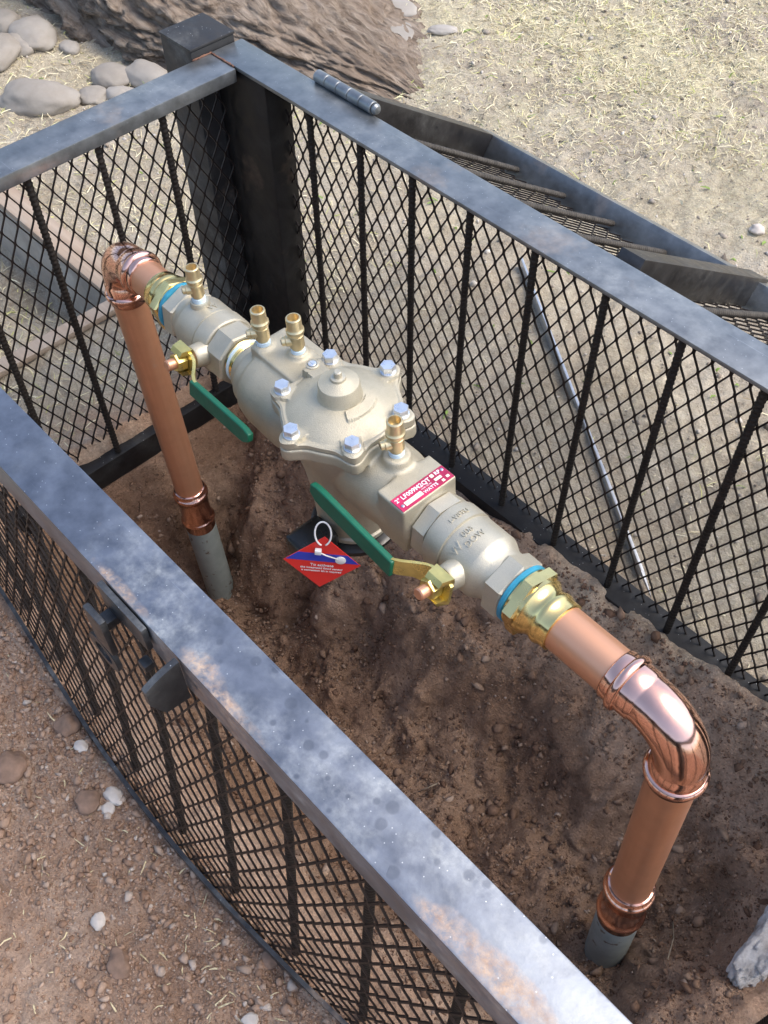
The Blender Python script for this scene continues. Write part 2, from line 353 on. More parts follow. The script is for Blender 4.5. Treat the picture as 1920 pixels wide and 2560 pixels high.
# ------------------------------------------------------------------ ground
PIT_X0, PIT_X1, PIT_Y0, PIT_Y1 = -.052, 1.345, -.32, .335
def hgt(x, y, fine=True):
    x = np.asarray(x, float); y = np.asarray(y, float)
    big = .014*fbm(x*1.3, y*1.3, 0, 3, 11)+.006*fbm(x*7, y*7, 0, 3, 21)
    far = sst(1.6, 6, np.hypot(x-.3, y-.4))
    z = big+far*.10*fbm(x*.16, y*.16, 0, 3, 31)
    # level against the cage foot
    near = sst(.22, .0, np.maximum(np.maximum(-.12-x, x-1.46), np.maximum(-.46-y, y-.44)))
    z = z*(1-.75*near)-.004*near
    z = np.where(y < -.40, z-.01-.03*sst(.44, .9, -y), z)
    # trench
    wob = .035*fbm(x*6, y*6, 0, 3, 41)
    floor = -.435+.235*sst(.1, 1.2, x)
    k_ = .26+.10*sst(.3, .0, x); back = k_*sst(PIT_Y1-.005, .17, y+wob*.6)+(1-k_)*sst(.185, .035, y+wob*1.3)
    frnt = sst(PIT_Y0, PIT_Y0+.20, y+wob)
    left = sst(PIT_X0, PIT_X0+.150, x+wob*.4)
    rght = .35*sst(PIT_X1, PIT_X1-.10, x+wob)+.65*sst(PIT_X1-.06, PIT_X1-.17, x+wob)
    m = np.minimum(np.minimum(back, frnt), np.minimum(left, rght))
    m = m**.85
    rough = 0.018*fbm(x*13, y*13, 0, 4, 51, .55)+.010*np.abs(fbm(x*30, y*30, 0, 3, 61))+.005*np.abs(fbm(x*75, y*75, 0, 2, 62))
    inside = ((x > PIT_X0) & (x < PIT_X1) & (y > PIT_Y0) & (y < PIT_Y1))
    z = z*(1-m)+floor*m+np.where(inside, rough*np.clip(m*(1.6-m)*2.2, .25, 1), 0)
    ins2 = ((x > .05) & (x < 1.36) & (y > .2) & (y < .352)); z = z+np.where(ins2, (.046+.02*fbm(x*9, y*3, 0, 3, 66))*sst(.13, .0, PIT_Y1-y)*sst(.45, .85, x), 0)
    # hollow beside the left riser
    z = z-np.where(inside, .10*np.exp(-((x-.24)/.09)**2-((y-.13)/.07)**2), 0)
    # soil bank standing under the valve
    z = z+np.where(inside, .12*np.exp(-((x-.42)/.07)**2-((y-.13)/.06)**2), 0)
    # sunken basin on the left, outside the cage
    bx = sst(-.335, -.345, x)*sst(-1.35, -1.30, x)*sst(.185, .175, y)*sst(-1.0, -.95, y)
    z = z*(1-bx)+(-.17+.02*fbm(x*9, y*9, 0, 3, 71))*bx
    if fine:
        g = .0050*fbm(x*38, y*38, 0, 4, 81)+.0022*fbm(x*120, y*120, 0, 2, 91)
        z = z+g*(1-.8*far)
    return z
def axis_vals(lo, hi, step, mid, far):
    c = np.arange(lo, hi+1e-6, step); a = []; q = lo; s = step
    left = []; q = lo
    while q > mid[0]: s = mid[2]; q -= s; left.append(q)
    s = mid[2]
    while q > -far: s *= 1.5; q -= s; left.append(q)
    right = []; q = hi
    while q < mid[1]: q += mid[2]; right.append(q)
    s = mid[2]
    while q < far: s *= 1.5; q += s; right.append(q)
    return np.concatenate([np.array(left[::-1]), c, np.array(right)])
gx = axis_vals(-.12, 1.45, .0055, (-2.2, 1.8, .012), 220)
gy = axis_vals(-.80, .45, .0055, (-.9, 2.7, .012), 220)
GX, GY = np.meshgrid(gx, gy); GZ = hgt(GX, GY)
pm = ((GX > PIT_X0+.03) & (GX < PIT_X1-.01) & (GY > PIT_Y0+.03) & (GY < PIT_Y1-.02))*sst(-.03, -.12, GZ)
GX = GX+pm*(.007*fbm(GX*16, GY*16, GZ*16, 3, 801)+.005*fbm(GX*60, GY*60, GZ*60, 2, 811)); GY = GY+pm*(.007*fbm(GX*16, GY*16, GZ*16, 3, 821)+.005*fbm(GX*60, GY*60, GZ*60, 2, 831))
nv = np.stack([GX.ravel(), GY.ravel(), GZ.ravel()], 1); nx, ny = len(gx), len(gy)
ii = (np.arange(ny-1)[:, None]*nx+np.arange(nx-1)[None]).ravel()
quads = np.stack([ii, ii+1, ii+nx+1, ii+nx], 1)
def fast_mesh(name, V, F, mat, smooth=True):
    me = bpy.data.meshes.new(name); V = np.asarray(V, np.float32); F = np.asarray(F, np.int32); k = F.shape[1]
    me.vertices.add(len(V)); me.vertices.foreach_set('co', V.ravel()); me.loops.add(F.size); me.loops.foreach_set('vertex_index', F.ravel())
    me.polygons.add(len(F)); me.polygons.foreach_set('loop_start', np.arange(0, F.size, k, dtype=np.int32)); me.polygons.foreach_set('loop_total', np.full(len(F), k, np.int32))
    if smooth: me.polygons.foreach_set('use_smooth', np.ones(len(F), bool))
    me.update(); me.validate(); me.materials.append(MATS[mat])
    o = bpy.data.objects.new(name, me); COL.objects.link(o); return o
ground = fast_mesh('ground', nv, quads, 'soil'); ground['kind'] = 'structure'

# ------------------------------------------------------------------ leaning tree trunk
def trunk():
    root = tag(empty('leaning_tree', (-.9, 1.2, 0)), 'massive leaning tree trunk with grey brown furrowed bark behind the cage post', 'tree')
    N, K = 420, 300
    t = np.linspace(0, 1, N)
    xs = -.36-3.0*t
    rad = .03+.12*sst(0,.10,t)+.31*sst(.05, .30, t)+.10*t
    cy = 1.235-.02*sst(0, .4, t)+.10*t; cz = -.03+np.clip(t-.30, 0, 1)**1.2*1.5
    a = np.linspace(0, 2*np.pi, K, endpoint=False)
    T, A = np.meshgrid(t, a, indexing='ij'); Rr = np.repeat(rad[:, None], K, 1)
    # long furrows along the grain and flaky plates across it
    ca, sa = np.cos(A), np.sin(A)
    f1 = np.abs(fbm(T*6+1, ca*5, sa*5, 4, 101, .55)); f2 = fbm(T*34, ca*11, sa*11, 3, 111); f3 = np.abs(fbm(T*26, ca*15, sa*15, 3, 121))
    f4 = np.abs(fbm(T*75, ca*34, sa*34, 3, 141)); d = .030*f1+.012*f2+.030*f3+.020*f4+.03*fbm(T*3, ca*1.5, sa*1.5, 2, 131)
    rr = Rr*(1+.10*np.cos(3*A+2*T))+d*np.clip(Rr/.2, .25, 1)-.02
    X = np.repeat(xs[:, None], K, 1)+.02*f2; Y = cy[:, None]+rr*ca; Z = np.broadcast_to(cz, t.shape)[:, None]+rr*sa*(.34+.58*sst(.17, .48, t))[:, None]
    V = np.stack([X.ravel(), Y.ravel(), Z.ravel()], 1)-np.array([-.9, 1.2, 0])
    i = (np.arange(N-1)[:, None]*K+np.arange(K)[None]); j = (np.arange(N-1)[:, None]*K+(np.arange(K)+1)[None] % K)
    F = np.stack([i.ravel(), j.ravel(), (j+K).ravel(), (i+K).ravel()], 1)
    o = fast_mesh('trunk', V, F, 'bark'); o.parent = root
trunk()

# ------------------------------------------------------------------ river stones (pixel -> ground point, radii in metres)
CR = np.array([list(r_), [-q for q in u_], list(f_)]); CC = np.array(CAM_C)
def ray(u, v): return CR.T @ np.array([(u-960)/2524.3, (v-1280)/2524.3, 1.0])
def on_z(u, v, z=0.0):
    d = ray(u, v); t = (z-CC[2])/d[2]; return CC+t*d
def stone(name, u, v, rx, ry, rz, rot, label, cat, group, mat, seed, sub=4, amp=.17, sink=.35, freq=1.0):
    P, F = lump(sub, seed, amp, freq)
    rz = rz*.72; P = P*np.array([rx, ry, rz]); p = on_z(u, v, rz*.4); g = float(hgt(p[0], p[1], False))
    o = mesh_obj(name, P, F, mat, None, True, 180); o.location = (p[0], p[1], g+rz*(1-sink*2)); o.rotation_euler = (0, 0, R_(rot))
    return tag(o, label, cat, group)
ST = [(98, 235, .115, .068, .055, 42, 'largest smooth oval grey river stone lying apart on the dry grass'),
      (82, 78, .088, .06, .05, -20, 'broad pale river stone with a chipped edge beside the trunk foot'),
      (45, 108, .055, .04, .035, 10, 'small rounded river stone leaning on the broad pale one'), (-5, 130, .05, .10, .05, 35, 'rounded river stone standing on edge at the left of the stone heap'),
      (8, 52, .06, .05, .045, 30, 'rounded grey river stone hard against the shaded underside of the trunk'), (172, 104, .035, .028, .022, 0, 'smallest round river stone alone beside the broad pale one'),
      (275, 172, .062, .048, .036, 25, 'medium rounded river stone under the trunk next to the flattish one'), (228, 226, .045, .036, .026, -20, 'small round river stone touching the largest oval stone'), (306, 226, .055, .035, .028, 15, 'small flat river stone just behind the side rail of the cage'),
      (368, 172, .085, .05, .04, 10, 'flattish grey river stone tucked between the trunk and the cage post'),
      (995, 30, .070, .042, .02, 30, 'flat bluish river stone at the far edge of the grass'), (985, 92, .055, .06, .02, 10, 'flat pale river stone sunk in the grass by the trunk tip'),
      (1105, 90, .042, .022, .014, 40, 'small thin river stone lying alone in the grass'), (855, 12, .05, .04, .03, 0, 'grey river stone against the sunlit far side of the trunk')]
for k, (u, v, a, b_2, c_, ro, lb) in enumerate(ST):
    stone('river_stone', u, v, a, b_2, c_, ro, lb or 'small rounded grey river stone between the larger ones by the trunk', 'stone', 'river stones by the tree', 'river_stone', 200+k, 4)

# ------------------------------------------------------------------ sunken basin edging (left, outside)
e = tag(empty('basin_edging', (-.8, .19, 0)), 'old concrete rim around the sunken soil basin beside the cage', 'edging')
def rimpiece(name, x0, x1, y0, y1, z0, z1, mat):
    v, f = box(x0, x1, y0, y1, z0, z1, .006); return mesh_obj(name, [(a+.8, b-.19, c) for a, b, c in v], f, mat, e)
rimpiece('wall', -1.36, -.334, .176, .206, -.24, .010, 'old_concrete'); rimpiece('wall', -.334, -.304, -1.0, .206, -.24, .008, 'old_concrete')
rimpiece('timber_cap', -1.36, -.300, .172, .232, .0125, .030, 'tan_timber'); rimpiece('timber_cap', -.338, -.300, -1.0, .170, .0105, .026, 'tan_timber')

# ------------------------------------------------------------------ cage
YB0, YB1 = .3365, .3985; YF1, YF0 = -.2917, -.3540; XL1, XL0 = 0.0, -.066; XR0, XR1 = 1.372, 1.434; ZT, ZR = .600, .540
cage = tag(empty('steel_cage', (0, 0, 0)), 'dark welded steel cage with expanded metal walls around the backflow valve', 'cage')
def cbox(name, mat, *a, bev=.0035): 
    v, f = box(*a, bev); return mesh_obj(name, v, f, mat, cage, True, 35)
def angle_rail(mat, y_in, y_out, x0, x1, t=.007):
    """L-section: flat leg on top, upright leg along the outer side"""
    s = 1 if y_out > y_in else -1; g = G()
    g.add(*box(x0, x1, min(y_in, y_out), max(y_in, y_out), ZT-t, ZT, .0022))
    a, b2 = sorted((y_out-s*.0004, y_out-s*t)); g.add(*box(x0+.0004, x1-.0004, a, b2, ZR, ZT-t+.0006, .0018))
    return g.obj('top_rail', mat, cage, True, 35)
angle_rail('rail_steel', YB0, YB1, XL0, XR1); angle_rail('rail_steel_marked', YF1, YF0, XL0, XR1)
cbox('top_rail', 'rail_steel', XL0, XL1, YF1+.0015, YB0-.0015, ZT-.024, ZT-.0015)
cbox('top_rail', 'rail_steel', XR0, XR1, YF1+.0015, YB0-.0015, ZT-.024, ZT-.0015)
cbox('bottom_rail', 'upright_steel', .004, XR0, YB0+.005, YB1-.006, -.03, .030)
cbox('bottom_rail', 'upright_steel', XL0+.004, -.004, YF1, YB0-.002, -.085, -.028)
cbox('bottom_rail', 'upright_steel', XR0, XR1-.004, YF1, YB0-.002, -.12, -.02)
# corner posts with caps
def post(x0, x1, y0, y1, top):
    p = cbox('corner_post', 'post_steel', x0, x1, y0, y1, -.3, top)
    v, f = box(x0-.001, x1+.001, y0-.001, y1+.001, top+.0005, top+.005, .0015); mesh_obj('post_cap', v, f, 'post_steel', p, True, 35)
post(-.152, -.069, .300, .387, .610); post(-.152, -.069, YF0, YF0+.085, .610); post(XR1+.003, XR1+.09, .300, .387, .610); post(XR1+.003, XR1+.09, YF0, YF0+.085, .610)
cbox('corner_upright', 'upright_steel', -.064, .062, YB0+.004, YB1-.008, -.10, ZT-.0085)
cbox('corner_upright', 'upright_steel', 1.31, 1.37, YB0+.004, YB1-.004, -.10, ZR-.001)
# front panel foot: a thin flat strip bowed outwards
FBX = np.array([-.07, .136, .379, .600, .848, 1.019, 1.25, 1.434]); FBY = np.array([-.358, -.371, -.391, -.413, -.409, -.388, -.366, -.356])
def fby(x):
    c = np.polyfit(FBX, FBY, 4); return float(np.polyval(c, x))
g = G(); xs = np.linspace(-.066, 1.43, 60); v = []; f = []
for x in xs:
    y = fby(x)
    for dy, z in ((-.003, -.035), (.003, -.035), (.003, .012), (-.003, .012)): v.append((x, y+dy, z+.004*math.sin(x*9)))
for i in range(59):
    for k in range(4): f.append((i*4+k, i*4+(k+1) % 4, i*4+4+(k+1) % 4, i*4+4+k))
f += [(0, 1, 2, 3)[::-1], tuple(59*4+k for k in range(4))]
g.add(v, f).obj('foot_strip', 'hasp_steel', cage, True, 30)

# expanded metal: continuous zigzag strands meeting at bonds
def expanded(name, fn, U0, U1, V0, V1, SW=.0275, LW=.053, wd=.0027, th=.0022, kb=.0042, parent=cage):
    """fn(u, v, depth) -> 3D point; strands run in v"""
    g = G(); n = int((U1-U0)/(SW/2)); m = int(math.ceil((V1-V0)/(LW/2)))
    for i in range(n+1):
        uc = U0+(i+.5)*SW/2; pts = []
        if uc > U1-SW/4: break
        amp = SW/4-wd*.42
        for j in range(m+1):
            s = 1 if (i+j) % 2 else -1; vc = V0+j*LW/2
            for dv in (-kb, -kb*.3, kb*.3, kb):
                vv = vc+dv
                if V0 <= vv <= V1: pts.append((uc+s*(amp-(.0009 if abs(dv) > kb*.5 else 0)), vv, s))
        V = []; F = []
        for q, (uu, vv, s) in enumerate(pts):
            for du, dd in ((-wd/2, -th/2), (wd/2, -th/2), (wd/2, th/2), (-wd/2, th/2)):
                V.append(fn(uu+du, vv, dd+s*th*.35))
        for q in range(len(pts)-1):
            for k in range(4): F.append((q*4+k, q*4+(k+1) % 4, q*4+4+(k+1) % 4, q*4+4+k))
        g.add(V, F)
    o = g.obj(name, 'mesh_steel', parent, False); return o
expanded('mesh_panel', lambda u, v, d: (u, .378+d, v), .055, XR0, .02, ZT-.009)
expanded('mesh_panel', lambda u, v, d: (-.040+d, u, v), YF1+.005, YB0-.004, -.04, ZT-.026)
expanded('mesh_panel', lambda u, v, d: (1.405+d, u, v), YF1+.005, YB0-.004, -.04, ZR+.006)
def frontfn(u, v, d):
    t = (ZR-v)/(ZR-.0); t = max(0, min(1.05, t)); y0 = -.342; y1 = fby(u)+.006
    return (u, y0+(y1-y0)*t+d+.010*math.sin(math.pi*t)*math.sin(u*4.3+.5), v)
expanded('mesh_panel', frontfn, XL1, XR0, -.01, ZT-.009)

# ribbed reinforcing bars (one mesh, shared)
def rebar_mesh(L, r=.0050):
    v = []; f = []; seg = 10; z = 0.0; rings = []
    while z < L:
        rings += [(z, r), (z+.0028, r), (z+.0040, r+.0008), (z+.0058, r+.0008)]; z += .0078
    rings.append((L, r))
    V, F = lathe([(a, q) for a, q in rings], 'z', (0, 0, 0), seg)
    # two longitudinal ribs
    V = [(x*(1.12 if abs(y) < r*.35 else 1), y, zz) for x, y, zz in V]
    me = bpy.data.meshes.new('rebar'); me.from_pydata(V, [], F); me.polygons.foreach_set('use_smooth', [True]*len(me.polygons)); me.set_sharp_from_angle(angle=R_(50)); me.materials.append(MATS['rebar_steel']); return me
RB = rebar_mesh(.66)
def rebar(p0, p1, me=RB, L=.66, parent=cage):
    p0, p1 = Vector(p0), Vector(p1); o = bpy.data.objects.new('rebar', me); COL.objects.link(o); o.parent = parent
    d = p1-p0; q = d.to_track_quat('Z', 'Y'); o.rotation_mode = 'QUATERNION'; o.rotation_quaternion = q; o.location = p0; o.scale = (1, 1, d.length/L)
for k, x in enumerate([.144, .259, .370, .485, .604, .724, .843, .960, 1.077, 1.194, 1.28]):
    rebar((x+random.uniform(-.004, .004), .360, -.09), (x, .360, ZT-.010))
for y in (-.158, -.038, .082, .200): rebar((-.014, y+random.uniform(-.006, .006), -.12), (-.020, y, ZT-.026))
for y in (-.16, -.04, .08, .2): rebar((1.385, y, -.09), (1.385, y, ZR+.004))
for x in np.arange(.07, 1.36, .12):
    rebar((x+.006, fby(x)+.022, -.03), (x, -.328, ZT-.010))

# welds and hasp pieces on the front rail
def weld(pts, r, name='weld_bead'):
    P = [Vector(p)+Vector((random.uniform(-1, 1), random.uniform(-1, 1), random.uniform(-.4, .6)))*r*.35 for p in pts]
    v, f = sweep(P, [r*random.uniform(.7, 1.25) for _ in P], 8); mesh_obj(name, v, f, 'weld_rust', cage, True, 180)
weld([(x, YB0-.001, ZT-.001) for x in np.linspace(-.062, -.006, 22)], .0017)
weld([(-.067, y, ZT-.002) for y in np.linspace(.300, .338, 16)], .0016)
def slab(name, pts, th, mat, parent, axis):
    """extrude a 2D outline by th along an axis ('x','y','z'), centred at given offset"""
    n = len(pts); v = [p[0] for p in ((q,) for q in pts)]; v2 = []
    for p in pts:
        p = list(p); p['xyz'.index(axis)] += th; v2.append(tuple(p))
    f = [tuple(range(n))[::-1], tuple(range(n, 2*n))]+[(i, (i+1) % n, n+(i+1) % n, n+i) for i in range(n)]
    return mesh_obj(name, v+v2, f, mat, parent, True, 30)
cbox('hasp_backing', 'hasp_steel', .665, .742, YF0-.0085, YF0-.0015, .560, .597, bev=.0015)
# hinged hasp plate hanging off the rail, with a round eye
def ring_plate(name, c, ro, ri, th, parent, mat, seg=28, tabw=.02, tabh=.05):
    v = []; f = []
    for yy in (-th/2, th/2):
        for k in range(seg):
            a = 2*math.pi*k/seg; x, z = ro*math.cos(a), ro*math.sin(a)
            if z > 0: z = z*1.0
            v.append((c[0]+x, c[1]+yy, c[2]+z))
        for k in range(seg):
            a = 2*math.pi*k/seg; v.append((c[0]+ri*math.cos(a), c[1]+yy, c[2]+ri*math.sin(a)))
    for k in range(seg):
        q = (k+1) % seg
        f += [(k, q, seg+q, seg+k), (2*seg+k, 3*seg+k, 3*seg+q, 2*seg+q), (k, 2*seg+k, 2*seg+q, q), (seg+k, seg+q, 3*seg+q, 3*seg+k)]
    return mesh_obj(name, v, f, mat, parent, True, 35)
hp = cbox('hasp_strap', 'hasp_steel', .664, .696, YF0-.030, YF0-.022, .515, .578, bev=.0025)
cbox('hasp_arm', 'hasp_steel', .672, .688, YF0-.024, YF0-.006, .548, .560, bev=.001)
ring_plate('hasp_eye', (.668, YF0-.027, .490), .026, .015, .006, cage, 'hasp_steel')
pts = []
for k in range(9):
    t = k/8; pts.append((.788, YF0-.002-.040*t, .600-.0*t-.010*t*t))
lower = [(.788, YF0-.042, .565), (.788, YF0-.030, .535), (.788, YF0-.002, .530)]
slab('hasp_keeper', pts+lower, .007, 'hasp_steel', cage, 'x')
cbox('bolt_stop', 'hasp_steel', .720, .734, YF0-.016, YF0-.004, .512, .524, bev=.003)

# hinge on the back rail
hx0, hx1 = .117, .245
for k in range(5):
    a = hx0+(hx1-hx0)*k/5; b2 = hx0+(hx1-hx0)*(k+1)/5-.0012
    v, f = lathe([(a, .0085), (a+.001, .0097), (b2-.001, .0097), (b2, .0085)], 'x', (0, YB1+.004, ZT+.0075), 20); mesh_obj('hinge_knuckle', v, f, 'rail_steel', cage, True, 40)
v, f = lathe([(hx1, .0075), (hx1+.004, .0085), (hx1+.008, .006), (hx1+.0095, .001)], 'x', (0, YB1+.004, ZT+.0075), 20); mesh_obj('hinge_pin', v, f, 'rail_steel', cage)

# ------------------------------------------------------------------ open lids
def lid(x0, x1, label, ang=33):
    A = R_(ang); root = tag(empty('mesh_lid', (x0, YB1+.006, ZT-.002)), label, 'lid')
    root.rotation_euler = (-A, 0, 0); L = .505; W = x1-x0
    def part(name, mat, *a, bev=.002):
        v, f = box(*a, bev); return mesh_obj(name, v, f, mat, root, True, 35)
    part('frame_bar', 'lid_steel', .0, .040, .012, L-.041, -.044, .004); part('frame_bar', 'lid_steel', W-.040, W, .012, L-.041, -.044, .004)
    part('frame_bar', 'rail_steel', .0, W, L-.040, L, -.0445, .0035); part('frame_bar', 'lid_steel', .0415, W-.0415, .010, .042, -.043, -.037)  # far bar alone in paler steel, to imitate its bluish sky sheen
    part('cross_bar', 'lid_steel', .590, .628, .012, L+.002, -.040, .010)
    me = rebar_mesh(.43, .0048); me.materials.clear(); me.materials.append(MATS['toplit_rebar'])
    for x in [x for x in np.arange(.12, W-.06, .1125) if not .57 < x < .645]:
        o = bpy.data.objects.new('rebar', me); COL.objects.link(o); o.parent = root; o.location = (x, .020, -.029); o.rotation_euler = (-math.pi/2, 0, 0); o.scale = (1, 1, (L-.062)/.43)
    expanded('mesh_sheet', lambda u, v, d: (u, v, -.0415+d), .041, W-.041, .04, L-.041, parent=root)
    return root
lid(.105, 1.350, 'open mesh lid hinged on the back rail and hanging down outside the cage')

# ------------------------------------------------------------------ flat bar lying outside the back wall
p0 = Vector((.900, .405, .006)); p1 = Vector((.165, .900, .006)); d = (p1-p0); L = d.length; g = G()
v, f = box(.05, L, -.0026, .0026, -.03, .014, .0008); g.add(v, f)
v = [(0, 0, .004), (.05, -.0026, .004), (.05, .0026, .004), (0, 0, .008), (.05, -.0026, .0135), (.05, .0026, .0135)]
g.add(v, [(0, 2, 1), (3, 4, 5), (0, 1, 4, 3), (0, 3, 5, 2)])
o = g.obj('edging_bar', 'galvanised'); o.location = p0; o.rotation_euler = (0, 0, math.atan2(d.y, d.x)); tag(o, 'bright thin metal edging bar on the ground behind the mesh', 'metal bar')

# ------------------------------------------------------------------ backflow assembly
AM = Matrix(((.9980, .0414, -.0477), (-.0423, .9990, -.0171), (.0470, .0191, .9987)))
AO = Vector((.075, .0202, .4629)); ZB = .92
asm = empty('backflow_assembly'); base = AO+AM @ Vector((0, 0, -ZB))
asm.matrix_world = Matrix.Translation(base) @ AM.to_4x4()
tag(asm, 'bronze backflow preventer on copper pipes standing inside the steel cage', 'backflow preventer')
def part(name, vf, mat, parent=None, angle=40, smooth=True):
    v, f = vf; top = parent is None
    o = mesh_obj(name, v, f, mat, parent or asm, smooth, angle)
    if top: o.location = (0, 0, ZB)
    return o
LX = 1.0806; RP = .027
# pipes
part('copper_pipe', lathe([(.060, RP), (.150, RP)], 'x'), 'copper_tube'); part('copper_pipe', lathe([(.900, RP), (LX-.075, RP)], 'x'), 'copper_tube')
part('copper_pipe', lathe([(-.075, RP), (-.658, RP)][::-1], 'z'), 'copper_tube_upright'); part('copper_pipe', lathe([(-.533, RP), (-.075, RP)], 'z', (LX, 0, 0)), 'copper_tube_upright')
part('plastic_pipe', lathe([(-ZB-.10, .0302), (-.660, .0302)], 'z', (0, 0, 0)), 'grey_pvc'); part('plastic_pipe', lathe([(-ZB, .0302), (-.535, .0302)], 'z', (LX, 0, 0)), 'grey_pvc')
# press-fit elbows: socket with raised bead, step, bend
def elbow(sx, x0):
    path = []; rad = []
    prof = [(0, .0288), (.0015, .0298), (.0105, .0297), (.0115, .0318), (.0135, .0338), (.0165, .0342), (.0195, .0336), (.0212, .0316), (.022, .0300), (.037, .0299), (.0385, .0284), (.041, .0283)]
    arm = .094
    for s, r in prof: path.append(Vector((x0-sx*(arm-s), 0, 0))); rad.append(r)
    rb = arm-.041
    for k in range(1, 16):
        a = math.pi/2*k/16; path.append(Vector((x0-sx*(rb-rb*math.sin(a)), 0, -(rb-rb*math.cos(a))))); rad.append(.0283+.0006*math.sin(a*2))
    for s, r in prof[::-1]: path.append(Vector((x0, 0, -(arm-s)))); rad.append(r)
    return sweep(path, rad, 48, True, (0, 1, 0))
part('copper_elbow', elbow(1, LX), 'copper_bright', None, 60); part('copper_elbow', elbow(-1, 0.0), 'copper_bright', None, 60)
def coupling(x, s0, s1):
    L = s1-s0; h = [(0, .0292), (.001, .0300), (.010, .0300), (.0115, .0322), (.014, .0340), (.0175, .0340), (.0200, .0322), (.022, .0302), (.034, .0302), (.036, .0294)]
    pr = [(-(s0+a), r) for a, r in h]+[(-(s1-.03-a), r) for a, r in [(.006, .0296), (.002, .0302), (0, .0320), (-.0035, .0340), (-.0070, .0322), (-.010, .0304), (-.028, .0304), (-.03, .0292)]]
    return lathe(pr[::-1], 'z', (x, 0, 0))
part('copper_coupling', coupling(0, .555, .672), 'copper_bright', None, 60); part('copper_coupling', coupling(LX, .420, .548), 'copper_bright', None, 60)
# brass press adapters
def adapter(sx, xe, xh):
    """xe: open end on the pipe, xh: end against the valve"""
    s = 1 if xh > xe else -1; L = abs(xh-xe)
    pr = [(0, .0288), (.001, .0300), (.010, .0300), (.013, .0318), (.0165, .0326), (.020, .0316), (.0225, .0303), (L-.028, .0305), (L-.022, .0335), (L-.020, .036), (L, .036)]
    q = [(xe+s*a, r) for a, r in pr]
    o = part('brass_adapter', lathe(q if s > 0 else q[::-1], 'x'), 'brass', None, 50)
    a, b2 = sorted((xh-s*.001, xh-s*.017)); part('hex_nut', prism(6, .072, a, b2, 'x', (0, 0, 0), .12, R_(10)), 'brass', o, 25)
    return o
adapter(1, .134, .183); adapter(-1, .914, .859)
